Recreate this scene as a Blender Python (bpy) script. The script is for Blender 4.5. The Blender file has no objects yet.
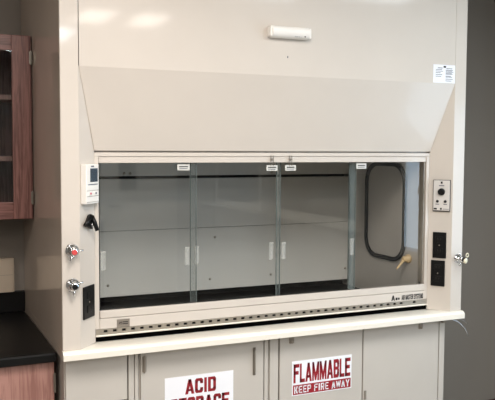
import bpy, bmesh, math, random
from mathutils import Vector, Matrix
random.seed(4)
S = bpy.context.scene
COL = S.collection
PI = math.pi

# ------------------------------------------------------------------ camera
cam_d = bpy.data.cameras.new('camera'); cam = bpy.data.objects.new('camera', cam_d); COL.objects.link(cam)
r = Vector((0.9106992437805768, -0.4130430803246279, 0.004722411823276323))
d = Vector((-0.02319547114627524, -0.0625503504127859, -0.9977722304121016))
f = Vector((0.4124183040261282, 0.9085608771347363, -0.06654528567097276))
m3 = Matrix((r, -d, -f)).transposed()
cam.matrix_world = Matrix.Translation((-0.5341, -2.8062, 1.6744)) @ m3.to_4x4()
cam_d.sensor_fit = 'HORIZONTAL'; cam_d.sensor_width = 36; cam_d.lens = 36*769.8/495
cam_d.clip_start = .02
S.camera = cam

# ------------------------------------------------------------------ world, light, exposure
w = bpy.data.worlds.new('world'); S.world = w; w.use_nodes = True
w.node_tree.nodes['Background'].inputs[0].default_value = (.8, .87, 1, 1)
w.node_tree.nodes['Background'].inputs[1].default_value = .3
S.view_settings.view_transform = 'Standard'; S.view_settings.look = 'None'
S.view_settings.gamma = 1; S.view_settings.use_curve_mapping = False
S.view_settings.exposure = 0.20
S.cycles.use_denoising = True
S.cycles.max_bounces = 8; S.cycles.transparent_max_bounces = 16
S.cycles.caustics_reflective = False; S.cycles.caustics_refractive = False
CEIL = 2.75
WARM = (1, .91, .84); COOL = (.76, .90, 1.0); NEUT = (1, .92, .82)
# ceiling lamps: x, y, size x, size y, power, colour   (each gets a troffer below)
LAMPS = [(.15, -1.60, .60, 1.20, 41, WARM),
         (1.75, -1.60, .60, 1.20, 15, COOL),
         (.92, -3.35, .28, .60, 9, WARM),
         (1.36, -3.35, .28, .60, 9, WARM),
         (-1.0, -3.35, .60, .60, 20, WARM),
         (2.50, -1.60, .60, .60, 10, COOL),
         (-1.55, -1.30, .60, .60, 15, WARM),  # unseen lamp added to brighten the left wall and hood side
         (-.6, -4.9, .60, .60, 34, WARM),
         (.75, -4.45, .40, .60, 30, COOL)]
for (x, y, sx, sy, p, c) in LAMPS:
    L = bpy.data.lights.new('ceiling_lamp_light', 'AREA'); L.shape = 'RECTANGLE'
    L.size = sx-.02; L.size_y = sy-.02; L.energy = p; L.color = c
    o = bpy.data.objects.new('ceiling_lamp_light', L); COL.objects.link(o); o.location = (x, y, CEIL-.032)

# cool light added at the unseen right-wall window beside the hood
L = bpy.data.lights.new('window_daylight', 'AREA'); L.shape = 'RECTANGLE'; L.size = .9; L.size_y = 1.0
L.energy = 10; L.color = (.66, .84, 1.0)
o = bpy.data.objects.new('window_daylight', L); COL.objects.link(o); o.location = (2.90, -1.25, 1.45)
o.rotation_euler = (math.radians(90), 0, math.radians(90))

# ------------------------------------------------------------------ materials
def lin(c):
    return tuple(((v/255)/12.92 if v/255 <= .04045 else ((v/255+.055)/1.055)**2.4) for v in c) + (1,)
def mat(name, rgb, rough=.45, metal=0, spec=.5, var=.04, scale=6, bump=0, bscale=200, coat=0, emit=0):
    m = bpy.data.materials.new(name); m.use_nodes = True
    n = m.node_tree.nodes; l = m.node_tree.links; b = n['Principled BSDF']
    col = lin(rgb)
    tc = n.new('ShaderNodeTexCoord')
    nz = n.new('ShaderNodeTexNoise'); nz.inputs['Scale'].default_value = scale; nz.inputs['Detail'].default_value = 4
    l.new(tc.outputs['Object'], nz.inputs['Vector'])
    rp = n.new('ShaderNodeValToRGB')
    rp.color_ramp.elements[0].position = .3; rp.color_ramp.elements[1].position = .7
    rp.color_ramp.elements[0].color = tuple(v*(1-var) for v in col[:3])+(1,)
    rp.color_ramp.elements[1].color = tuple(min(1, v*(1+var)) for v in col[:3])+(1,)
    l.new(nz.outputs['Fac'], rp.inputs['Fac']); l.new(rp.outputs['Color'], b.inputs['Base Color'])
    b.inputs['Roughness'].default_value = rough; b.inputs['Metallic'].default_value = metal
    b.inputs['Specular IOR Level'].default_value = spec
    b.inputs['Coat Weight'].default_value = coat; b.inputs['Coat Roughness'].default_value = .07
    if bump:
        n2 = n.new('ShaderNodeTexNoise'); n2.inputs['Scale'].default_value = bscale
        l.new(tc.outputs['Object'], n2.inputs['Vector'])
        bp = n.new('ShaderNodeBump'); bp.inputs['Strength'].default_value = bump; bp.inputs['Distance'].default_value = .001
        l.new(n2.outputs['Fac'], bp.inputs['Height']); l.new(bp.outputs['Normal'], b.inputs['Normal'])
    if emit:
        b.inputs['Emission Color'].default_value = col; b.inputs['Emission Strength'].default_value = emit
    return m
def wood(name, dark, light, rough=.4, vertical=True):
    m = bpy.data.materials.new(name); m.use_nodes = True
    n = m.node_tree.nodes; l = m.node_tree.links; b = n['Principled BSDF']
    tc = n.new('ShaderNodeTexCoord'); mp = n.new('ShaderNodeMapping')
    mp.inputs['Scale'].default_value = (75, 75, 4) if vertical else (4, 75, 75)
    l.new(tc.outputs['Object'], mp.inputs['Vector'])
    nz = n.new('ShaderNodeTexNoise'); nz.inputs['Scale'].default_value = 1.6; nz.inputs['Detail'].default_value = 6
    nz.inputs['Distortion'].default_value = 1.4
    l.new(mp.outputs[0], nz.inputs['Vector'])
    mp2 = n.new('ShaderNodeMapping'); mp2.inputs['Scale'].default_value = (26, 26, 1.6) if vertical else (1.6, 26, 26)
    l.new(tc.outputs['Object'], mp2.inputs['Vector'])
    wv = n.new('ShaderNodeTexNoise'); wv.inputs['Scale'].default_value = 1.0; wv.inputs['Detail'].default_value = 2
    wv.inputs['Distortion'].default_value = 3
    l.new(mp2.outputs[0], wv.inputs['Vector'])
    mx = n.new('ShaderNodeMath'); mx.operation = 'MULTIPLY_ADD'; mx.inputs[1].default_value = .5
    l.new(wv.outputs['Fac'], mx.inputs[0])
    ml = n.new('ShaderNodeMath'); ml.operation = 'MULTIPLY'; ml.inputs[1].default_value = .5
    l.new(nz.outputs['Fac'], ml.inputs[0]); l.new(ml.outputs[0], mx.inputs[2])
    rp = n.new('ShaderNodeValToRGB'); rp.color_ramp.elements[0].position = .40; rp.color_ramp.elements[1].position = .56
    rp.color_ramp.elements[0].color = lin(dark); rp.color_ramp.elements[1].color = lin(light)
    l.new(mx.outputs[0], rp.inputs['Fac']); l.new(rp.outputs['Color'], b.inputs['Base Color'])
    b.inputs['Roughness'].default_value = rough
    bp = n.new('ShaderNodeBump'); bp.inputs['Strength'].default_value = .15; bp.inputs['Distance'].default_value = .001
    l.new(nz.outputs['Fac'], bp.inputs['Height']); l.new(bp.outputs['Normal'], b.inputs['Normal'])
    return m
def glass(name, tint, ior=1.6, edge=False):
    m = bpy.data.materials.new(name); m.use_nodes = True
    n = m.node_tree.nodes; l = m.node_tree.links
    for x in list(n):
        if x.type != 'OUTPUT_MATERIAL': n.remove(x)
    out = [x for x in n if x.type == 'OUTPUT_MATERIAL'][0]
    tr = n.new('ShaderNodeBsdfTransparent'); tr.inputs[0].default_value = tint + (1,)
    gl = n.new('ShaderNodeBsdfGlossy'); gl.inputs['Roughness'].default_value = .01
    fr = n.new('ShaderNodeFresnel'); fr.inputs['IOR'].default_value = ior
    ge = n.new('ShaderNodeNewGeometry')
    inv = n.new('ShaderNodeMath'); inv.operation = 'SUBTRACT'; inv.inputs[0].default_value = 1
    l.new(ge.outputs['Backfacing'], inv.inputs[1])
    mu = n.new('ShaderNodeMath'); mu.operation = 'MULTIPLY'
    l.new(fr.outputs[0], mu.inputs[0]); l.new(inv.outputs[0], mu.inputs[1])
    mx = n.new('ShaderNodeMixShader'); l.new(mu.outputs[0], mx.inputs[0])
    l.new(tr.outputs[0], mx.inputs[1]); l.new(gl.outputs[0], mx.inputs[2]); l.new(mx.outputs[0], out.inputs[0])
    return m

ENAM = mat('cream_enamel', (207, 199, 190), rough=.5, var=.015, bump=.02, bscale=300, coat=.35)
LINER_DIM = mat('upper_liner', (120, 116, 110), rough=.5)  # liner shade put into its colour, cuts bounce in the upper hood
ENAM_IN = mat('pale_grey_liner', (205, 200, 194), rough=.32, var=.03)
BAFF = mat('grey_baffle', (230, 227, 221), rough=.33, var=.03)
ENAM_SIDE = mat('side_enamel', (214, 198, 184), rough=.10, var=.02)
CAB = mat('cabinet_enamel', (194, 189, 182), rough=.30, var=.02)
LEDGE = mat('ledge_enamel', (236, 231, 220), rough=.28, var=.01)
BLACK_EPOXY = mat('black_epoxy', (9, 9, 10), rough=.42, spec=.25, var=.2)
BLACK = mat('black_plastic', (8, 8, 9), rough=.4, spec=.3, var=.1)
GASKET = mat('black_rubber_gasket', (12, 17, 24), rough=.45, var=.1)
VOID = mat('unlit_void_black', (6, 6, 6), rough=1, spec=0)
DARKGAP = mat('dark_gap', (34, 31, 28), rough=.7)
STEEL = mat('brushed_steel', (190, 182, 170), rough=.32, metal=.8, var=.08, scale=30)
CHROME = mat('chrome', (222, 224, 226), rough=.08, metal=1, var=.01)
HINGE = mat('satin_hinge_metal', (150, 147, 138), rough=.4, metal=.9)
WHITE = mat('white_plastic', (240, 238, 234), rough=.35, var=.01)
PAPER = mat('white_paper', (238, 240, 246), rough=.7, var=.01)
INK = mat('grey_ink', (95, 98, 112), rough=.8)
INKD = mat('dark_ink', (30, 30, 32), rough=.8)
RED = mat('sign_red', (150, 24, 38), rough=.5, var=.06)
REDBTN = mat('red_plastic', (205, 78, 78), rough=.3)
CREAMP = mat('cream_plastic', (236, 230, 205), rough=.35)
TAN = mat('tan_plastic', (222, 192, 146), rough=.4)
SCREEN = mat('dark_screen', (36, 44, 54), rough=.12)
CLEAR = mat('clear_acrylic_pull', (206, 210, 208), rough=.2, var=.02)
PLATE = mat('grey_plate', (150, 142, 132), rough=.35, metal=.4)
TAG = mat('grey_tag', (205, 205, 200), rough=.5)
WALLM = mat('grey_wall_paint', (146, 140, 133), rough=.75, var=.03, scale=2, bump=.1, bscale=150)
WALLF = mat('far_wall_paint', (128, 126, 121), rough=.8, var=.03, scale=2)
FLOORM = mat('grey_vinyl_floor', (150, 145, 138), rough=.4, var=.1, scale=12)
CEILM = mat('ceiling_tile', (190, 187, 180), rough=.9, var=.04, scale=60)
TROF = mat('troffer_white', (225, 225, 222), rough=.5)
DIFF = mat('lamp_diffuser', (255, 248, 235), rough=.5, emit=3.0)
WOOD = wood('red_oak', (98, 62, 57), (140, 98, 91))
WOODH = wood('red_oak_rail', (98, 62, 57), (140, 98, 91), vertical=False)
WOODL = wood('pink_oak', (146, 104, 96), (174, 132, 122))
DARKIN = mat('cabinet_inside', (52, 38, 34), rough=.6)
BLIND = mat('dark_blind', (34, 36, 38), rough=.6, var=.1)
RACEWAY = mat('pale_box_enamel', (196, 182, 164), rough=.5)
GLASS = glass('sash_glass', (.925, .93, .925), ior=1.6)
GEDGE = mat('glass_edge', (112, 122, 121), rough=.25, var=.05)
def translucent(name, rgb, alpha, rough=.2):
    m = mat(name, rgb, rough=rough); m.node_tree.nodes['Principled BSDF'].inputs['Alpha'].default_value = alpha; return m
OVERLAP_FAINT = translucent('clear_seal', (170, 184, 186), .08)
OVERLAP_SHEEN = translucent('vinyl_seal', (170, 184, 186), .24)  # brighter sheen of overlapping panes put into a translucent tint
PULL = translucent('acrylic_pull', (214, 216, 212), .20)
CGLASS = glass('cabinet_glass', (.80, .82, .82), ior=1.5)
WIREM = mat('silver_wire', (210, 212, 214), rough=.2, metal=.8)

# ------------------------------------------------------------------ mesh helpers
def NB(): return bmesh.new()
def bx(bm, x0, x1, y0, y1, z0, z1):
    r = bmesh.ops.create_cube(bm, size=1)
    for v in r['verts']:
        v.co = Vector(((x0+x1)/2+v.co.x*(x1-x0), (y0+y1)/2+v.co.y*(y1-y0), (z0+z1)/2+v.co.z*(z1-z0)))
    return r['verts']
def BX(*a):
    bm = NB(); bx(bm, *a); return bm
def prism(bm, pts, axis, a0, a1):
    """closed polygon pts in the plane across axis, extruded a0..a1"""
    def P(u, v, a): return {'x': (a, u, v), 'y': (u, a, v), 'z': (u, v, a)}[axis]
    A = [bm.verts.new(P(u, v, a0)) for u, v in pts]; B = [bm.verts.new(P(u, v, a1)) for u, v in pts]
    n = len(pts)
    bm.faces.new(A); bm.faces.new(B[::-1])
    for i in range(n): bm.faces.new((A[i], B[i], B[(i+1) % n], A[(i+1) % n]))
    bmesh.ops.recalc_face_normals(bm, faces=bm.faces[:])
def hexa(bm, P):
    """8 corners: bottom loop 0-3, top loop 4-7"""
    v = [bm.verts.new(p) for p in P]
    for q in ((0, 1, 2, 3), (7, 6, 5, 4), (0, 4, 5, 1), (1, 5, 6, 2), (2, 6, 7, 3), (3, 7, 4, 0)):
        bm.faces.new([v[i] for i in q])
    bmesh.ops.recalc_face_normals(bm, faces=bm.faces[:])
def frame_to(a, b):
    z = (Vector(b)-Vector(a)).normalized(); x = z.orthogonal().normalized(); y = z.cross(x)
    return x, y, z
def lathe(bm, a, b, prof, n=20):
    """prof: (t along a->b in metres, radius)"""
    x, y, z = frame_to(a, b); a = Vector(a); rings = []
    for t, rad in prof:
        rings.append([bm.verts.new(a+z*t+(x*math.cos(2*PI*i/n)+y*math.sin(2*PI*i/n))*max(rad, 1e-5)) for i in range(n)])
    for A, B in zip(rings, rings[1:]):
        for i in range(n): bm.faces.new((A[i], A[(i+1) % n], B[(i+1) % n], B[i]))
    bm.faces.new(rings[0][::-1]); bm.faces.new(rings[-1])
    bmesh.ops.recalc_face_normals(bm, faces=bm.faces[:])
def tube(bm, pts, rad, n=8, taper=None):
    pts = [Vector(p) for p in pts]; rings = []
    x = None
    for i, p in enumerate(pts):
        t = (pts[min(i+1, len(pts)-1)]-pts[max(i-1, 0)]).normalized()
        x = t.orthogonal().normalized() if x is None else (x-t*x.dot(t)).normalized()
        y = t.cross(x); rr = rad if taper is None else rad+(taper-rad)*i/(len(pts)-1)
        rings.append([bm.verts.new(p+(x*math.cos(2*PI*k/n)+y*math.sin(2*PI*k/n))*rr) for k in range(n)])
    for A, B in zip(rings, rings[1:]):
        for i in range(n): bm.faces.new((A[i], A[(i+1) % n], B[(i+1) % n], B[i]))
    bm.faces.new(rings[0][::-1]); bm.faces.new(rings[-1])
    bmesh.ops.recalc_face_normals(bm, faces=bm.faces[:])
def obj(name, bm, m, parent=None, bevel=0, seg=2, smooth=False):
    me = bpy.data.meshes.new(name); bm.to_mesh(me); bm.free(); me.materials.append(m)
    if smooth:
        for p in me.polygons: p.use_smooth = True
    o = bpy.data.objects.new(name, me); COL.objects.link(o)
    if parent is not None:
        o.parent = parent
        if parent.type == 'EMPTY' and not parent.get('local'): o.location = -Vector(parent.location)
    if bevel:
        b = o.modifiers.new('bevel', 'BEVEL'); b.width = bevel; b.segments = seg; b.limit_method = 'ANGLE'
        b.angle_limit = math.radians(35)
    return o
def tag(o, label, cat, group=None):
    o['label'] = label; o['category'] = cat
    if group: o['group'] = group
    return o
def thing(name, label, cat, loc=(0, 0, 0), group=None):
    o = bpy.data.objects.new(name, None); COL.objects.link(o); o.location = loc; o.empty_display_size = .05
    return tag(o, label, cat, group)
def local_thing(name, label, cat, M, group=None):
    """thing with its own axes: children's meshes are in local coordinates"""
    o = thing(name, label, cat, (0, 0, 0), group); o.matrix_world = M
    o['local'] = 1
    return o
def struct(name, bm, m, **k):
    o = obj(name, bm, m, **k); o['kind'] = 'structure'; return o
def text(name, s, m, parent, x0, x1, z0, z1, y, bold=.012, depth=.0006, shift=None):
    """raised lettering facing -Y fitted in a box; local or world like obj()"""
    c = bpy.data.curves.new('t', 'FONT'); c.body = s; c.extrude = .01; c.offset = bold; c.resolution_u = 3
    t = bpy.data.objects.new('t', c); COL.objects.link(t)
    bpy.context.view_layer.update()
    me = bpy.data.meshes.new_from_object(t.evaluated_get(bpy.context.evaluated_depsgraph_get()))
    bpy.data.objects.remove(t)
    xs = [v.co.x for v in me.vertices]; ys = [v.co.y for v in me.vertices]; zs = [v.co.z for v in me.vertices]
    X0, X1, Y0, Y1, Z0, Z1 = min(xs), max(xs), min(ys), max(ys), min(zs), max(zs)
    for v in me.vertices:
        u = (v.co.x-X0)/(X1-X0); vv = (v.co.y-Y0)/(Y1-Y0); ww = (v.co.z-Z0)/(Z1-Z0)
        v.co = Vector((x0+u*(x1-x0), y-ww*depth, z0+vv*(z1-z0)))
    me.materials.clear(); me.materials.append(m); me.name = name
    o = bpy.data.objects.new(name, me); COL.objects.link(o); o.parent = parent
    if parent.type == 'EMPTY' and not parent.get('local'): o.location = -Vector(parent.location)
    return o

def glyph(ch, heavy=True):
    """convex polygons in a unit cell for heavy block capitals"""
    a, b = (.35, .19) if heavy else (.27, .155)                    # stroke widths across and up
    V = lambda x0, x1, y0=0, y1=1: [(x0, y0), (x1, y0), (x1, y1), (x0, y1)]
    def D(xa, ya, xb, yb, t=a): return [(xa, ya), (xa+t, ya), (xb+t, yb), (xb, yb)]
    c, e = .16, .12                     # corner cuts
    TL = [(0, 1-e), (c, 1), (a+.06, 1), (a+.06, 1-b), (a, 1-b-.02), (a, 1-b-.1), (0, 1-b-.1)]
    def flip(P, fx, fy): return [((1-x) if fx else x, (1-y) if fy else y) for x, y in P]
    bar_l, bar_r = V(0, a, b, 1-b), V(1-a, 1, b, 1-b)
    tp, bt = V(a, 1-a, 1-b, 1), V(a, 1-a, 0, b)
    cor = lambda fx, fy: flip([(0, 1-b-.1), (0, 1-e), (c, 1), (a+.05, 1), (a+.05, 1-b), (a, 1-b-.1)], fx, fy)
    if ch == 'I': return [V(.12, .88)]
    if ch == 'L': return [V(0, a), V(0, 1, 0, b)]
    if ch == 'T': return [V(.5-a/2, .5+a/2), V(0, 1, 1-b, 1)]
    if ch == 'F': return [V(0, a), V(0, 1, 1-b, 1), V(0, .88, .44, .44+b)]
    if ch == 'E': return [V(0, a), V(0, 1, 1-b, 1), V(0, .88, .42, .42+b), V(0, 1, 0, b)]
    if ch == 'O': return [bar_l, bar_r, tp, bt, cor(0, 0), cor(1, 0), cor(0, 1), cor(1, 1)]
    if ch == 'C': return [bar_l, V(1-a, 1, .64, 1-b), V(1-a, 1, b, .36), tp, bt, cor(0, 0), cor(1, 0), cor(0, 1), cor(1, 1)]
    if ch == 'G': return [bar_l, V(1-a, 1, .66, 1-b), V(1-a, 1, b, .52), V(.52, 1, .38, .53), tp, bt, cor(0, 0), cor(1, 0), cor(0, 1), cor(1, 1)]
    if ch == 'D': return [V(0, a), bar_r, tp, bt, cor(1, 0), cor(1, 1)]
    if ch == 'S': return [V(0, a, .5, 1-b), V(1-a, 1, b, .5), V(1-a, 1, .68, 1-b), V(0, a, b, .32), V(a-.05, 1-a+.05, .42, .58), V(0, a, .46, .6), V(1-a, 1, .4, .54), tp, bt, cor(0, 0), cor(1, 0), cor(0, 1), cor(1, 1)]
    if ch == 'P': return [V(0, a), V(1-a, 1, .52, 1-b), V(a, 1-a+.04, 1-b, 1), V(a, 1-a+.06, .40, .40+b-.02), cor(1, 0), [(1-a, .40), (1-.1, .40), (1, .5), (1, .6), (1-a, .6)]]
    if ch == 'R': return [V(0, a), V(1-a, 1, .56, 1-b), V(a, 1-a+.04, 1-b, 1), V(a, 1-a+.06, .42, .42+b-.02), cor(1, 0), [(1-a, .42), (1-.1, .42), (1, .52), (1, .6), (1-a, .6)], D(.70, 0, .48, .44)]
    if ch == 'B': return [V(0, a), V(1-a, 1, .58, 1-b), V(1-a, 1, b, .46), tp, bt, V(a, 1-a+.02, .43, .43+b-.02), cor(1, 0), cor(1, 1), V(1-a, .95, .44, .60)]
    if ch == 'A': return [D(-.02, 0, .34, 1, .32), D(.70, 0, .34, 1, .32), V(.22, .78, .20, .34)]
    if ch == 'M': return [V(0, .24), V(.76, 1), [(.24, 1), (.5, .42), (.5, .02), (.40, .02), (.0, 1)], [(.76, 1), (.5, .42), (.5, .02), (.60, .02), (1, 1)]]
    if ch == 'W': return [D(.16, 0, -.04, 1, .22), D(.16, 0, .40, 1, .20), D(.62, 0, .40, 1, .20), D(.62, 0, .82, 1, .22)]
    if ch == 'Y': return [V(.5-a/2, .5+a/2, 0, .48), D(.5-a/2, .42, -.04, 1), D(.5-a/2, .42, .74, 1)]
    if ch == 'K': return [V(0, a), D(.20, .34, .66, 1, .34), D(.68, 0, .32, .58, .34)]
    return []
WID = {'I': .42, 'M': 1.22, 'W': 1.3, ' ': .45, 'A': 1.08, 'Y': 1.08, 'L': .88}
def block_text(s, m, parent, x0, x1, z0, z1, y, depth=.0006, gap=.10, heavy=True):
    """each capital is one raised mesh facing -Y"""
    tot = sum(WID.get(c, 1) for c in s)+gap*(len(s)-1); k = (x1-x0)/tot; x = x0
    for ch in s:
        w_ = WID.get(ch, 1)*k
        if ch != ' ':
            bm = NB()
            for P in glyph(ch, heavy): prism(bm, [(x+u*w_, z0+v*(z1-z0)) for u, v in P], 'y', y-depth, y)
            obj('letter', bm, m, parent)
        x += w_+gap*k

# ------------------------------------------------------------------ room
XL, XR, YF, YB = -2.4, 2.95, -5.6, .93
struct('floor', BX(XL-.1, XR+.1, YF-.1, YB+.1, -.1, 0), FLOORM)
struct('ceiling', BX(XL-.1, XR+.1, YF-.1, YB+.1, CEIL, CEIL+.1), CEILM)
struct('wall_back', BX(XL-.1, XR+.1, YB, YB+.1, 0, CEIL), WALLM)
struct('wall_left', BX(XL-.1, XL, YF, YB, 0, CEIL), WALLF)
struct('wall_right', BX(XR, XR+.1, YF, YB, 0, CEIL), WALLF)
struct('wall_front', BX(XL-.1, XR+.1, YF-.1, YF, 0, CEIL), WALLF)
struct('baseboard_back', BX(1.85, XR, YB-.012, YB, 0, .09), mat('dark_baseboard', (80, 50, 45), rough=.5), bevel=.003)
# windows with dark blinds on the right wall: mirrored in the sash glass
for i, (y0, y1) in enumerate(((-3.85, -2.43), (-5.45, -4.3))):
    bm = NB(); t = .06
    bx(bm, XR-.03, XR, y0-t, y1+t, 1.02, 1.08); bx(bm, XR-.03, XR, y0-t, y1+t, 2.1, 2.16)
    bx(bm, XR-.03, XR, y0-t, y0, 1.08, 2.1); bx(bm, XR-.03, XR, y1, y1+t, 1.08, 2.1)
    bx(bm, XR-.08, XR, y0-.1, y1+.1, .995, 1.02)
    struct('window_%d' % (i+1), bm, LEDGE)
    wo = bpy.data.objects['window_%d' % (i+1)]
    obj('pane', BX(XR-.012, XR-.002, y0, y1, 1.08, 2.1), BLIND, wo)
# unseen window added on the right wall as a cool light source
bm = NB(); y0, y1 = -1.72, -.78
for a in ((y0-.06, y1+.06, .86, .92), (y0-.06, y1+.06, 1.98, 2.04), (y0-.06, y0, .92, 1.98), (y1, y1+.06, .92, 1.98)):
    bx(bm, XR-.03, XR, *a)
w3 = struct('window_3', bm, LEDGE)
obj('pane', BX(XR-.012, XR-.002, y0, y1, .92, 1.98), mat('sky_lit_pane', (190, 214, 240), rough=.2, emit=1.2), w3)  # glow put into the added window's pane
# door in the front wall behind the photographer's side, mirrored at the left of the glass
dd = struct('door_1', BX(1.55, 2.45, YF, YF+.03, 0, 2.1), LEDGE, bevel=.004)
obj('door_handle', BX(1.62, 1.75, YF+.03, YF+.07, 1.0, 1.03), CHROME, dd, bevel=.006)
obj('vision_panel', BX(1.75, 1.95, YF+.03, YF+.034, 1.2, 1.8), BLIND, dd)

# laboratory bench along the wall behind the camera, mirrored in the glass
t = thing('wall_bench', 'long dark-fronted laboratory bench along the wall facing the hood', 'bench', (.2, YF+.3, 0))
obj('bench_top', BX(-1.8, 1.45, YF+.001, YF+.66, .90, .935), LEDGE, t, bevel=.004)
obj('carcass', BX(-1.78, 1.43, YF+.001, YF+.60, .0, .899), DARKIN, t)
for k in range(7):
    dv = obj('door', BX(-1.775+k*.458, -1.775+k*.458+.452, YF+.601, YF+.62, .1, .88), BLIND, t, bevel=.003)
    obj('handle', BX(-1.6+k*.458, -1.5+k*.458, YF+.62, YF+.64, .80, .812), CHROME, dv, bevel=.004)

# ceiling lamps
for i, (x, y, sx, sy, p, c) in enumerate(LAMPS):
    side = ['left-hand warm', 'right-hand cool', 'narrow warm left', 'narrow warm right', 'square warm middle left', 'square cool middle right', 'far left warm', 'square warm rear left', 'square cool rear right'][i]
    t = thing('ceiling_lamp', 'white recessed ceiling lamp, the %s one%s' % (side, ' above the hood front' if i < 2 else ' further back in the room'), 'lamp', (x, y, CEIL))
    bm = NB(); hx, hy = sx/2, sy/2
    bx(bm, x-hx-.02, x+hx+.02, y-hy-.02, y-hy, CEIL-.028, CEIL); bx(bm, x-hx-.02, x+hx+.02, y+hy, y+hy+.02, CEIL-.028, CEIL)
    bx(bm, x-hx-.02, x-hx, y-hy, y+hy, CEIL-.028, CEIL); bx(bm, x+hx, x+hx+.02, y-hy, y+hy, CEIL-.028, CEIL)
    obj('frame', bm, TROF, t)
    obj('diffuser', BX(x-hx, x+hx, y-hy, y+hy, CEIL-.022, CEIL-.014), DIFF, t)

# ------------------------------------------------------------------ fume hood
W = 1.83; XA, XB = .067, 1.767          # where the splayed posts start
SL, SR, SD = .141, 1.700, .085          # sash opening corners and depth
ZL = .930; ZT = 1.970; ZH = 1.6646; TOP = 2.60
H = thing('fume_hood', 'wide cream enamelled laboratory fume hood with a sloped front and four glass sash panes', 'fume hood', (W/2, .45, .93))
# left and right side panels (full depth)
obj('side_panel', BX(.0, .018, .0122, .925, .9305, TOP), ENAM_SIDE, H)['label'] = 'glossy darker side of the hood mirroring the wooden cabinet'
obj('side_panel', BX(W-.018, W, .0122, .925, .9305, TOP), ENAM, H)
obj('top_panel', BX(0, W, .0, .925, TOP, TOP+.02), ENAM, H)
# front posts: flat face
obj('front_post', BX(0, XA, .0, .012, ZL, TOP), ENAM, H, bevel=.002)
obj('front_post', BX(XB, W, .0, .012, ZL, TOP), ENAM, H, bevel=.002)
# splayed posts, from face corner to sash corner
def splay(xa, xb, sgn):
    bm = NB(); t = .012*sgn
    prism(bm, [(xa, .0005), (xb, SD), (xb-t, SD+.008), (xa-t, .0125)], 'z', ZL, ZT)
    return bm
obj('splayed_post', splay(XA, SL, 1), ENAM, H)
obj('splayed_post', splay(XB, SR, -1), ENAM, H)
# upper flat panel with hairline joints at both sides and fold below
obj('upper_panel', BX(XA+.0025, XB-.0012, .0005, .012, ZT, TOP), ENAM, H)
# sloped panel: trapezoid between fold and header, cut by the splayed posts
bm = NB()
e = .0012
hexa(bm, [(SL+e, SD-.004, ZH), (SR-e, SD-.004, ZH), (SR-e+.01, SD+.02, ZH+.003), (SL+e-.01, SD+.02, ZH+.003),
          (XA+.0025, .0005, ZT), (XB-.0012, .0005, ZT), (XB, .014, ZT), (XA, .014, ZT)])
obj('sloped_panel', bm, ENAM, H)
obj('joint_backing', BX(.02, W-.02, .013, .02, ZT-.02, TOP), DARKGAP, H)
# header behind the sloped panel
obj('header_shadow_gap', BX(SL-.02, SR+.02, SD+.016, SD+.03, 1.64, 1.70), ENAM, H)
# fixed sash frame
bm = NB(); Y0, Y1 = SD, SD+.03
bx(bm, SL, SR, Y0, Y1, 1.642, 1.6575)
bx(bm, SL, .157, Y0, Y1, .979, 1.642)
bx(bm, 1.683, SR, Y0, Y1, .979, 1.642)
obj('sash_frame', bm, ENAM, H, bevel=.0015)
# sash top rail, lower handle rail and lower rail
obj('top_rail', BX(.1585, 1.6815, SD+.003, SD+.045, 1.617, 1.6405), ENAM, H, bevel=.002)
obj('handle_rail', BX(.1585, 1.6815, SD-.004, SD+.012, 1.0205, 1.050), ENAM, H, bevel=.003)
obj('lower_rail', BX(.157, 1.683, SD-.002, SD+.03, .979, 1.019), ENAM, H, bevel=.002)
obj('side_track', BX(.157, .162, SD+.008, SD+.04, 1.055, 1.617), DARKGAP, H)
obj('side_track', BX(1.676, 1.6815, SD+.008, SD+.04, 1.055, 1.617), STEEL, H)
# perforated metal sill strip with a row of slots
bm = NB(); ya, yb = SD-.001, SD+.004
x0, x1, z0, z1, zs0, zs1 = SL+.001, SR-.001, .956, .979, .9650, .9740
bx(bm, x0, x1, ya, yb, zs1, z1); bx(bm, x0, x1, ya, yb, z0, zs0)
pitch = .0362; sw = .015; xs = x0; nx = .180
while nx < 1.65:
    if not (1.56 < nx < 1.60): 
        bx(bm, xs, nx-sw/2, ya, yb, zs0, zs1); xs = nx+sw/2
    nx += pitch
bx(bm, xs, x1, ya, yb, zs0, zs1)
obj('slotted_strip', bm, STEEL, H)
obj('slot_backing', BX(x0, x1, SD+.012, SD+.016, .9305, .978), DARKGAP, H)
# rounded bright edge of the airfoil
bm = NB(); prism(bm, [(SD+.010, .9575), (SD-.004, .9560), (SD-.007, .9530), (SD-.004, .9500), (SD+.010, .9500)], 'x', SL+.001, SR-.001)
obj('airfoil_edge', bm, LEDGE, H)
obj('under_airfoil_gap', BX(SL, SR, SD+.006, SD+.010, .9305, .9500), VOID, H)
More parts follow.
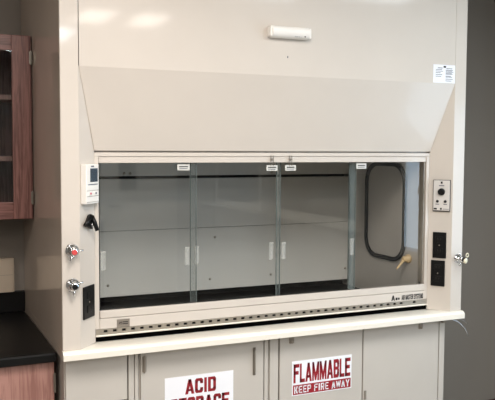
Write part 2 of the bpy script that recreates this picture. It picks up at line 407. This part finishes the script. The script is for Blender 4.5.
# interior
LX = 1.680
obj('side_liner', BX(LX, LX+.01, SD+.045, .80, .931, 2.2), ENAM_IN, H)
obj('side_liner', BX(.150, .160, SD+.045, .80, .931, 2.2), ENAM_IN, H)
obj('back_liner', BX(.15, LX+.01, .80, .81, .931, 2.2), DARKGAP, H)
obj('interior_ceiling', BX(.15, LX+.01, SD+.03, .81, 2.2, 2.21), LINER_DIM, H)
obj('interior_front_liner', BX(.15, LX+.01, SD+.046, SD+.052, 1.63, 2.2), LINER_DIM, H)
BY = .72
obj('baffle_panel', BX(.161, 1.668, BY, BY+.008, .975, 1.2845), BAFF, H, bevel=.002)
obj('baffle_panel', BX(.161, 1.668, BY, BY+.008, 1.2860, 1.530), BAFF, H, bevel=.002)
obj('baffle_panel', BX(.161, 1.668, BY, BY+.008, 1.543, 2.2), BAFF, H, bevel=.002)
for (x, z) in ((.864, 1.028), (1.645, 1.036), (.89, 1.236), (.35, 1.03), (.459, 1.555), (.43, 1.556), (1.2, 1.556), (1.2, 1.03)):
    bm = NB(); lathe(bm, (x, BY+.001, z), (x, BY-1, z), [(0, .0065), (.003, .0065), (.005, .003)], 12)
    obj('screw', bm, STEEL, H, smooth=True)
bm = NB(); bx(bm, .150, LX, SD+.03, .80, .9305, .938); bx(bm, .150, LX, SD+.03, SD+.06, .938, .944)
obj('work_surface', bm, BLACK_EPOXY, H)['label'] = 'black epoxy work surface inside the hood'
# inspection panel in the right liner with a black rounded gasket
def rr(cy, cz, hy, hz, rd, n=8):
    P = []
    for (sy, sz, a0) in ((1, 1, 0), (-1, 1, 90), (-1, -1, 180), (1, -1, 270)):
        for k in range(n+1):
            a = math.radians(a0+90*k/n); P.append((cy+sy*(hy-rd)+math.cos(a)*rd, cz+sz*(hz-rd)+math.sin(a)*rd))
    return P
cy, cz, hy, hz = .400, 1.368, .174, .243
O = rr(cy, cz, hy, hz, .100); I = rr(cy, cz, hy-.021, hz-.020, .082)
bm = NB(); n = len(O); ring = []
for P, xx in ((O, LX), (O, LX-.013), (I, LX-.013), (I, LX)): ring.append([bm.verts.new((xx, a, b)) for a, b in P])
for k in range(4):
    A, B = ring[k], ring[(k+1) % 4]
    for i in range(n): bm.faces.new((A[i], A[(i+1) % n], B[(i+1) % n], B[i]))
bmesh.ops.recalc_face_normals(bm, faces=bm.faces[:])
ga = obj('access_gasket', bm, GASKET, H, bevel=.003); ga['label'] = 'black rounded rubber gasket of the access panel on the inner right wall'
bm = NB(); prism(bm, rr(cy, cz, hy-.022, hz-.021, .081), 'x', LX-.004, LX-.0005)
obj('access_panel', bm, ENAM_IN, H)
# tan hose barb fixture on the liner
bm = NB(); c = Vector((LX, .200, 1.154))
lathe(bm, c, c+Vector((-1, 0, 0)), [(0, .021), (.012, .021), (.016, .015), (.034, .013), (.038, .008)], 18)
nz_ = obj('gas_outlet', bm, TAN, H, smooth=True); nz_['label'] = 'tan plastic gas outlet with a slanting hose barb'
bm = NB(); a = c+Vector((-.026, 0, 0)); dv = Vector((-.050, -.006, -.046))
tube(bm, [a+dv*t for t in (0, .2, .4, .6, .8, 1)], .0085, 12, .0035)
obj('hose_barb', bm, TAN, nz_, smooth=True)
# four sliding glass panes on two tracks
PZ0, PZ1 = 1.050, 1.620
for i, (a, b, t) in enumerate(((.158, .560, 0), (.537, .945, 1), (.920, 1.313, 0), (1.285, 1.680, 1))):
    y = SD+.014+.012*t
    p = obj('sash_pane', BX(a+.001, b-.001, y, y+.006, PZ0, PZ1), GLASS, H)
    p['label'] = ['leftmost sliding sash pane', 'sliding sash pane second from the left', 'sliding sash pane third from the left', 'rightmost sliding sash pane before the gasket panel'][i]
    for xx in (a, b-.002):
        obj('pane_edge', BX(xx, xx+.0014, y-.0005, y+.0065, PZ0, PZ1), GEDGE, p)
for k, (a, b) in enumerate(((.539, .558), (.922, .943), (1.287, 1.312))):
    obj('vinyl_seal', BX(a, b, SD+.0205, SD+.0255, PZ0, PZ1), (OVERLAP_SHEEN if k == 2 else OVERLAP_FAINT), [o for o in H.children if o.name.startswith('sash_pane')][k])  # strip added between the panes to lighten their overlap
for (x, yy) in ((.175, 0), (.517, 0), (.562, 1), (.900, 1), (.953, 0), (1.293, 0)):
    y = SD+.014+.012*yy
    p = [o for o in H.children if o.name.startswith('sash_pane')]
    k = 0 if x < .53 else 1 if x < .91 else 2
    bm = NB(); bx(bm, x-.010, x+.010, y-.004, y-.0005, 1.205, 1.278)
    bx(bm, x-.010, x-.006, y-.016, y-.004, 1.205, 1.278)
    bx(bm, x-.010, x+.010, y-.009, y-.004, 1.272, 1.279)
    o = obj('finger_pull', bm, PULL, p[k])
# maker's plates
lp = thing('maker_plate', 'small grey metal plate at the left end of the lower sash rail', 'plate', (.25, SD, .99))
obj('plate', BX(.224, .275, SD-.0035, SD-.0018, .980, 1.012), PLATE, lp, bevel=.0006)
text('lettering', 'AMS', INKD, lp, .231, .245, .992, 1.003, SD-.0036, 0)
obj('plate_line', BX(.247, .268, SD-.0042, SD-.0034, .999, 1.002), INKD, lp)
obj('plate_line', BX(.247, .268, SD-.0042, SD-.0034, .992, .995), INKD, lp)
rl = thing('maker_badge', 'black brand lettering on the right end of the lower sash rail', 'lettering', (1.59, SD, 1.0))
block_text('A', INKD, rl, 1.500, 1.519, .985, 1.009, SD-.0021)
obj('square_mark', BX(1.523, 1.533, SD-.0030, SD-.0018, .986, .998), INKD, rl)
obj('round_mark', BX(1.536, 1.545, SD-.0030, SD-.0018, .987, .997), INKD, rl, bevel=.003)
block_text('AIR MASTER SYSTEMS', INKD, rl, 1.556, 1.676, .984, 1.007, SD-.0021, gap=.12)

# ------------------------------------------------------------------ white ledge (worktop front of the hood)
LG = thing('hood_ledge', 'long white enamelled ledge with rounded front running under the hood', 'ledge', (W/2, .2, .897))
bm = NB()
prism(bm, [(-.022, .897), (-.022, .918), (-.016, .9265), (-.006, .930), (.0118, .930), (.0118, .897)], 'x', -.002, W+.005)
prism(bm, [(.0118, .897), (.0118, .930), (.03, .930), (SD, .9275), (.90, .9275), (.90, .897)], 'x', .0185, W-.0185)
obj('slab', bm, LEDGE, LG)
obj('end_filler', BX(0, .018, .0122, .925, .897, .9298), ENAM_SIDE, LG)
obj('end_filler', BX(W-.018, W, .0122, .925, .897, .9298), ENAM, LG)

# ------------------------------------------------------------------ base cabinets
CF = .060                              # front plane of carcass
def carcass(x0, x1, name, label):
    t = thing(name, label, 'cabinet', ((x0+x1)/2, .4, 0))
    bm = NB()
    bx(bm, x0, x0+.018, CF, .88, .10, .896); bx(bm, x1-.018, x1, CF, .88, .10, .896)
    bx(bm, x0+.018, x1-.018, CF+.01, .88, .10, .12); bx(bm, x0+.018, x1-.018, .86, .88, .12, .896)
    bx(bm, x0+.018, x1-.018, CF+.012, .86, .876, .896)
    bx(bm, x0+.018, x1-.018, CF+.06, .86, 0.0, .10)
    bx(bm, x0+.018, x1-.018, CF+.018, CF+.024, .12, .876)
    obj('carcass', bm, CAB, t)
    return t
A = carcass(.014, .300, 'drawer_cabinet', 'narrow grey enamelled base cabinet at the left end under the white ledge')
obj('front_panel', BX(.018, .254, CF-.014, CF+.002, .704, .892), CAB, A, bevel=.002)
dr = obj('drawer', BX(.018, .254, CF-.014, CF+.002, .52, .686), CAB, A, bevel=.002)
obj('drawer_gap', BX(.10, .250, CF-.006, CF+.001, .687, .703), DARKGAP, A)
obj('drawer', BX(.018, .254, CF-.014, CF+.002, .34, .516), CAB, A, bevel=.002)
obj('drawer', BX(.018, .254, CF-.014, CF+.002, .12, .336), CAB, A, bevel=.002)
obj('filler_strip', BX(.259, .281, CF-.014, CF+.002, .12, .892), CAB, A, bevel=.002)
obj('filler_strip', BX(.285, .300, CF-.010, CF+.002, .12, .892), CAB, A, bevel=.002)
B = carcass(.304, .862, 'acid_cabinet', 'grey base cabinet bearing the acid storage sign')
db = obj('door', BX(.308, .838, CF-.014, CF+.002, .12, .892), CAB, B, bevel=.002)
obj('filler_strip', BX(.843, .860, CF-.012, CF+.002, .12, .892), CAB, B, bevel=.002)
bm = NB(); bx(bm, .788, .801, CF-.0165, CF-.0135, .735, .852)
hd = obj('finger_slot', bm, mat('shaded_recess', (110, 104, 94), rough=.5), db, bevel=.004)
bm = NB(); tube(bm, [(.794, CF-.018, .742), (.794, CF-.024, .75), (.794, CF-.024, .838), (.794, CF-.018, .846)], .003, 8)
obj('pull', bm, PLATE, db, smooth=True)
def hinge(x, z0, z1, par, m=PLATE):
    bm = NB(); lathe(bm, (x, CF-.0175, z0), (x, CF-.0175, z1), [(0, .0045), (z1-z0, .0045)], 10)
    bx(bm, x-.008, x+.008, CF-.0165, CF-.0125, z0+.004, z1-.004)
    return obj('hinge', bm, m, par)
hinge(.322, .80, .868, db)
C_ = carcass(.866, 1.779, 'flammable_cabinet', 'wide grey two-door base cabinet bearing the flammable sign')
obj('filler_strip', BX(.868, .908, CF-.012, CF+.002, .12, .892), CAB, C_, bevel=.002)
d1 = obj('door', BX(.914, 1.324, CF-.014, CF+.002, .12, .892), CAB, C_, bevel=.002)
d2 = obj('door', BX(1.330, 1.742, CF-.014, CF+.002, .12, .892), CAB, C_, bevel=.002)
obj('end_stile', BX(1.747, 1.777, CF-.014, CF+.002, .12, .892), CAB, C_, bevel=.002)
def catch(x, z, par):
    bm = NB(); bx(bm, x-.010, x+.010, CF-.020, CF-.0135, z, z+.024)
    lathe(bm, (x, CF-.014, z+.006), (x, CF-1, z+.006), [(0, .006), (.010, .006), (.012, .003)], 12)
    return obj('catch', bm, PLATE, par)
catch(.968, .852, d1); catch(1.637, .852, d2)
bm = NB(); bx(bm, 1.336, 1.346, CF-.018, CF-.0135, .56, .60)
obj('catch', bm, PLATE, d2)
# signs
sf = CF-.0142
sg = thing('acid_sign', 'white sign with red acid storage lettering on the left cabinet door', 'sign', (.56, sf, .63))
obj('sheet', BX(.405, .700, sf-.0012, sf, .50, .767), PAPER, sg)
block_text('ACID', RED, sg, .491, .623, .692, .752, sf-.0012)
block_text('STORAGE', RED, sg, .427, .682, .615, .679, sf-.0012)
sg = thing('flammable_sign', 'white and red flammable keep fire away sign on the middle cabinet door', 'sign', (1.12, sf, .7))
obj('sheet', BX(.972, 1.268, sf-.0012, sf, .622, .772), PAPER, sg)
block_text('FLAMMABLE', RED, sg, .979, 1.262, .677, .759, sf-.0012)
obj('red_band', BX(.977, 1.264, sf-.0018, sf-.0012, .626, .668), RED, sg)
block_text('KEEP FIRE AWAY', PAPER, sg, .983, 1.257, .6315, .6625, sf-.0018, gap=.26, heavy=False)

# ------------------------------------------------------------------ things on the hood front
# white half-round unit
t = thing('sensor_unit', 'white plastic half-round unit screwed high on the upper panel', 'sensor', (.925, 0, 2.14))
bm = NB(); zc, hz_ = 2.1415, .0235
prof = [(.0, zc-hz_), (-.018, zc-hz_)] + [(-.018-.022*math.cos(a), zc+hz_*math.sin(a)) for a in [math.radians(k) for k in range(-80, 91, 17)]] + [(0, zc+hz_)]
prism(bm, prof, 'x', .830, 1.000)
obj('housing', bm, WHITE, t, bevel=.003)
obj('end_cap', BX(.822, .832, -.034, .0006, zc-.021, zc+.020), WHITE, t, bevel=.004)
obj('end_cap', BX(.998, 1.007, -.034, .0006, zc-.021, zc+.020), WHITE, t, bevel=.004)
text('lettering', 'LED24V', INK, t, .93, .965, zc-.018, zc-.008, -.0335, 0)
obj('indicator', BX(.974, .979, -.036, -.032, zc-.017, zc-.012), INKD, t)
tag(obj('screw_hole', BX(.914, .918, -.0008, .001, 2.042, 2.050), INK), 'tiny dark screw hole in the upper panel below the white unit', 'hole')
# instruction sticker
t = thing('instruction_sticker', 'white instruction sticker at the upper right corner of the hood front', 'sticker', (1.705, 0, 2.01))
obj('sheet', BX(1.644, 1.765, -.0012, .0006, 1.972, 2.053), PAPER, t)
bm = NB(); bx(bm, 1.700, 1.713, -.002, -.001, 2.040, 2.048); bx(bm, 1.668, 1.694, -.002, -.001, 2.037, 2.0395)
bx(bm, 1.716, 1.748, -.002, -.001, 2.036, 2.038)
obj('heading', bm, INKD, t)
bm = NB()
for i, z in enumerate((2.031, 2.024, 2.017, 2.009, 2.001)):
    bx(bm, 1.657, 1.657+(.034, .040, .026, .036, .030)[i], -.002, -.001, z-.001, z+.001)
for i, z in enumerate((2.030, 2.026, 2.021, 2.016, 2.012, 2.003, 1.999, 1.990, 1.982)):
    bx(bm, 1.712, 1.712+(.04, .036, .042, .034, .038, .03, .036, .04, .032)[i], -.002, -.001, z-.001, z+.001)
obj('print', bm, INK, t)

def MS(side, s, z):
    """local frame on a splayed post: x along the face (left to right), -y outward"""
    if side == 'L': a, b = Vector((XA, 0, 0)), Vector((SL, SD, 0))
    else: a, b = Vector((SR, SD, 0)), Vector((XB, 0, 0))
    x = (b-a).normalized(); L = (b-a).length; zc = Vector((0, 0, 1)); y = zc.cross(x)
    p = a+x*L*s; p.z = z
    return Matrix.Translation(p) @ Matrix((x, y, zc)).transposed().to_4x4()
# left: white airflow monitor
t = local_thing('airflow_monitor', 'white airflow monitor with small dark screen on the left splayed post', 'monitor', MS('L', .50, 1.541))
obj('case', BX(-.048, .048, -.024, 0, -.073, .073), WHITE, t, bevel=.003)
obj('screen', BX(-.020, .036, -.0262, -.0235, .008, .058), SCREEN, t, bevel=.001)
obj('logo_mark', BX(-.012, .008, -.0252, -.0235, .063, .068), INK, t)
obj('print_line', BX(-.034, .036, -.0252, -.0235, -.003, .000), INK, t)
for zz in (-.024, -.045, -.066):
    obj('button_row_seam', BX(-.046, .046, -.0246, -.0235, zz-.0008, zz+.0008), PLATE, t)
b = obj('button', BX(-.030, -.010, -.026, -.0235, -.041, -.028), WHITE, t, bevel=.001); 
obj('button_mark', BX(-.025, -.014, -.0268, -.0255, -.038, -.031), mat('pink_ink', (200, 90, 110)), b)
b = obj('button', BX(.010, .030, -.026, -.0235, -.041, -.028), WHITE, t, bevel=.001)
obj('button_mark', BX(.016, .025, -.0268, -.0255, -.038, -.031), INK, b)
# black hook
t = local_thing('cord_hook', 'black plastic forked hook clipped to the left splayed post below the monitor', 'hook', MS('L', .52, 1.394))
bm = NB(); prism(bm, [(-.034, -.008), (-.010, -.014), (.016, -.024), (.014, .028), (.004, .034), (-.006, .028)], 'y', -.014, 0)
obj('body', bm, BLACK, t, bevel=.003)
bm = NB(); tube(bm, [(.004, -.012, .028), (-.024, -.014, .008), (-.044, -.012, -.004)], .009, 10, .0065); obj('prong', bm, BLACK, t, smooth=True)
bm = NB(); tube(bm, [(.006, -.014, .026), (.008, -.026, .0), (.010, -.034, -.028)], .009, 10, .0075); obj('prong', bm, BLACK, t, smooth=True)
bm = NB(); lathe(bm, (.006, -.014, -.006), (.006, -1, -.006), [(0, .006), (.004, .006), (.006, .003)], 12); obj('screw', bm, CHROME, t, smooth=True)

def outlet(side, s, z, w_, h, label):
    t = local_thing('electrical_outlet', label, 'outlet', MS(side, s, z), 'black outlets on the splayed posts')
    obj('cover_plate', BX(-w_/2, w_/2, -.006, 0, -h/2, h/2), BLACK, t, bevel=.002)
    for zz in (-.026, .026):
        f_ = obj('socket', BX(-.017, .017, -.0085, -.005, zz-.014, zz+.014), BLACK, t, bevel=.003)
        bm = NB(); bx(bm, -.008, -.0055, -.0092, -.008, zz-.002, zz+.007); bx(bm, .0055, .008, -.0092, -.008, zz-.002, zz+.007)
        obj('contact_slot', bm, DARKGAP, f_)
    bm = NB(); lathe(bm, (0, -.006, 0), (0, -1, 0), [(0, .003), (.0015, .002)], 10); obj('screw', bm, PLATE, t)
outlet('L', .50, 1.098, .084, .122, 'black electrical outlet on the left splayed post')
outlet('R', .50, 1.2345, .062, .120, 'upper black electrical outlet on the right splayed post')
outlet('R', .455, 1.104, .064, .120, 'lower black electrical outlet on the right splayed post')
# right: switch panel
t = local_thing('control_panel', 'silver control panel with round black dial on the right splayed post', 'panel', MS('R', .555, 1.4635))
obj('back_box', BX(-.040, .040, -.008, 0, -.073, .073), mat('dark_grey_bezel', (70, 66, 64)), t, bevel=.002)
obj('face_plate', BX(-.037, .037, -.0095, -.007, -.068, .070), mat('silver_face', (214, 210, 206), rough=.4), t, bevel=.001)
bm = NB(); lathe(bm, (0, -.009, .018), (0, -1, .018), [(0, .0165), (.010, .0155), (.012, .012)], 24); obj('dial', bm, BLACK, t)
for x in (-.018, .018):
    bm = NB(); lathe(bm, (x, -.009, -.026), (x, -1, -.026), [(0, .0065), (.004, .006), (.005, .004)], 14); obj('push_button', bm, INKD, t)
    obj('print_line', BX(x-.008, x+.008, -.0102, -.009, -.041, -.038), INK, t)
obj('logo_mark', BX(-.004, .004, -.0102, -.009, .055, .065), INKD, t)
obj('print_line', BX(-.012, .012, -.0102, -.009, .044, .048), INK, t)
obj('print_mark', BX(-.034, -.020, -.0102, -.009, -.064, -.057), INKD, t)
obj('print_mark', BX(-.005, .003, -.0102, -.009, -.064, -.056), INKD, t)
obj('print_line', BX(.008, .034, -.0102, -.009, -.062, -.060), INK, t)

# valves
def valve(x, z, label, btn, rot=0, k=1.0):
    t = local_thing('valve_handle', label, 'valve', Matrix.Translation((x, 0, z)) @ Matrix.Rotation(rot, 4, 'Y'))
    bm = NB(); lathe(bm, (0, .0015, 0), (0, -1, 0), [(0, .026*k), (.004, .026*k), (.009, .021*k), (.014, .013*k), (.022, .012*k)], 24); obj('flange', bm, CHROME, t, smooth=True)
    bm = NB(); lathe(bm, (0, -.022, 0), (0, -1, 0), [(0, .012*k), (.004, .017*k), (.014, .017*k), (.022, .012*k)], 20); obj('hub', bm, CHROME, t, smooth=True)
    for a in (20, 140, 260):
        a = math.radians(a); c_, s_ = math.cos(a), math.sin(a)
        bm = NB(); tube(bm, [(c_*.012, -.032, s_*.012), (c_*.024, -.035, s_*.024), (c_*.034, -.034, s_*.034)], .0036, 8, .0040); obj('spoke', bm, CHROME, t, smooth=True)
    bm = NB(); lathe(bm, (0, -.044, 0), (0, -1, 0), [(0, .0105), (.003, .0105), (.005, .008)], 20); obj('index_button', bm, btn, t)
    return t
valve(.037, 1.299, 'chrome valve handle with red index button on the left post', REDBTN, .2)
valve(.038, 1.173, 'chrome valve handle with dark index button on the left post below the red one', BLACK, -.1)
t = valve(1.802, 1.175, 'chrome valve handle with cream cap on the right post', INKD, .3, .8)
bm = NB(); lathe(bm, (.006, -.040, -.004), (.022, -.08, -.004), [(0, .010), (.008, .0125), (.012, .0125), (.015, .008)], 18); obj('cream_cap', bm, CREAMP, t, smooth=True)
bm = NB(); tube(bm, [(.012+.007*math.cos(a), -.046, .024+.009*math.sin(a)) for a in [2*PI*k/12 for k in range(13)]], .0022, 6); obj('wire_loop', bm, CREAMP, t, smooth=True)

# hanging tags on the top rail
for i, (x, z1, clip) in enumerate(((.497, 1.611, 0), (.888, 1.606, 1), (.975, 1.606, 1), (1.327, 1.612, 0))):
    t = thing('pane_tag', ['small printed tag at the top of the first sash pane', 'small hanging tag left of the centre pane joint',
              'small hanging tag right of the centre pane joint', 'small printed tag at the top of the joint before the rightmost pane'][i], 'tag', (x, SD, z1), 'sash pane tags')
    y = SD-.003
    obj('card', BX(x-.026, x+.026, y-.002, y, z1-.024, z1), TAG, t, bevel=.001)
    obj('print_line', BX(x-.018, x+.018, y-.0026, y-.0018, z1-.011, z1-.007), INKD, t)
    obj('print_line', BX(x-.018, x+.016, y-.0026, y-.0018, z1-.018, z1-.0155), INK, t)
    if clip:
        bm = NB(); tube(bm, [(x+s_*.006, y-.002, z) for s_, z in ((-1, z1-.003), (-1, z1+.04), (1, z1+.04), (1, z1-.003))], .0014, 6)
        obj('wire_clip', bm, PLATE, t)
        bm = NB(); lathe(bm, (x, SD+.003, z1+.024), (x, SD-1, z1+.024), [(0, .005), (.007, .005), (.009, .003)], 12); obj('rivet', bm, PLATE, t)

# thin wires hanging at the right end
t = thing('loose_wire', 'thin silver wires trailing from under the right end of the ledge', 'wire', (1.80, .04, .89))
bm = NB()
def bez(p0, p1, p2, n=10): return [Vector(p0)*(1-u)**2+Vector(p1)*2*u*(1-u)+Vector(p2)*u*u for u in [k/n for k in range(n+1)]]
tube(bm, bez((1.755, .04, .888), (1.86, .03, .89), (1.895, .02, .80)), .0017, 6); obj('strand', bm, WIREM, t, smooth=True)
bm = NB(); tube(bm, bez((1.755, .04, .889), (1.86, .05, .895), (1.925, .06, .845)), .0014, 6); obj('strand', bm, WIREM, t, smooth=True)
bm = NB(); bx(bm, 1.750, 1.770, .028, .045, .872, .8965); obj('clip', bm, PLATE, t)

# ------------------------------------------------------------------ wooden wall cabinet
CX0, CX1, CY0, CZ0, CZ1 = -.92, -.003, .620, 1.366, 2.152
t = thing('wall_cabinet', 'red-brown oak wall cabinet with glass doors beside the hood', 'cabinet', ((CX0+CX1)/2, .78, CZ0))
bm = NB()
bx(bm, CX0, CX0+.018, CY0, YB-.001, CZ0, CZ1); bx(bm, CX1-.018, CX1, CY0, YB-.001, CZ0, CZ1)
bx(bm, CX0+.018, CX1-.018, CY0, YB-.001, CZ0, CZ0+.018); bx(bm, CX0+.018, CX1-.018, CY0, YB-.001, CZ1-.018, CZ1)
bx(bm, CX0+.018, CX1-.018, YB-.012, YB-.001, CZ0+.018, CZ1-.018)
obj('carcass', bm, WOOD, t)
for z in (1.627, 1.889):
    obj('shelf', BX(CX0+.019, CX1-.019, CY0+.012, YB-.013, z-.010, z+.010), WOODL, t)
for (a, b) in ((-.462, -.010), (-.916, -.466)):
    yd0, yd1 = .600, .619; st = .077
    dv = obj('door', BX(b-st, b, yd0, yd1, CZ0+.002, CZ1-.002), WOOD, t, bevel=.003)
    obj('stile', BX(a, a+st, yd0, yd1, CZ0+.002, CZ1-.002), WOOD, dv, bevel=.003)
    obj('rail', BX(a+st, b-st, yd0+.001, yd1, CZ1-.068, CZ1-.002), WOODH, dv, bevel=.002)
    obj('rail', BX(a+st, b-st, yd0+.001, yd1, CZ0+.002, CZ0+.075), WOODH, dv, bevel=.002)
    obj('glass_panel', BX(a+st, b-st, .607, .611, CZ0+.075, CZ1-.068), CGLASS, dv)
    for z in (2.028, 1.430):
        bm = NB(); xh = b if b > -.1 else a
        lathe(bm, (xh+.003, yd0-.004, z), (xh+.003, yd0-.004, z+.058), [(0, .0045), (.058, .0045)], 10)
        bx(bm, xh-.004, xh+.004, yd0-.002, yd0+.006, z+.004, z+.054)
        obj('hinge', bm, HINGE, dv)
tag(obj('dark_bottle', (lambda bm: (lathe(bm, (-.22, .80, 1.637), (-.22, .80, 3), [(0, .035), (.13, .035), (.16, .014), (.20, .014)], 16), bm)[1])(NB()), BLACK, smooth=True), 'dark bottle standing on the lower shelf inside the glass cabinet', 'bottle')

# ------------------------------------------------------------------ black counter and its wooden base
t = thing('black_counter', 'black epoxy countertop with backsplash left of the hood', 'countertop', (-.9, .5, .862))
bm = NB(); bx(bm, -1.8, -.0015, .108, YB-.001, .862, .900); o = obj('slab', bm, BLACK_EPOXY, t, bevel=.008, seg=3)
obj('backsplash', BX(-1.8, -.0015, YB-.021, YB-.001, .9005, 1.0), BLACK_EPOXY, t, bevel=.003)
t = thing('oak_base_cabinet', 'pinkish oak base cabinet under the black countertop', 'cabinet', (-.9, .5, 0))
bm = NB(); bx(bm, -1.8, -1.782, .16, .92, .10, .861); bx(bm, -.024, -.006, .16, .92, .10, .861)
bx(bm, -1.782, -.024, .16, .92, .10, .118); bx(bm, -1.782, -.024, .162, .92, .84, .861); bx(bm, -1.78, -.026, .22, .90, 0, .10)
obj('carcass', bm, WOODL, t)
for i in range(4):
    a = -1.797+i*.4485; dv = obj('door', BX(a, a+.4445, .140, .159, .12, .858), WOODL, t, bevel=.003)
    bm = NB(); xh = a+.4460; lathe(bm, (xh, .136, .738), (xh, .136, .814), [(0, .004), (.076, .004)], 10)
    bx(bm, xh-.005, xh+.003, .137, .141, .742, .810); obj('hinge', bm, HINGE, dv)
# pale box on the wall under the cabinet
t = thing('wall_raceway', 'pale beige metal box on the wall above the black counter', 'box', (-.32, .9, 1.0))
obj('cover', BX(-.52, -.056, .885, YB-.001, 1.001, 1.160), RACEWAY, t, bevel=.003)
obj('seam', BX(-.518, -.058, .8843, .886, 1.082, 1.0835), PLATE, t)
o = obj('end_plate', BX(-.0555, -.052, .887, YB-.001, 1.003, 1.158), RACEWAY, t)
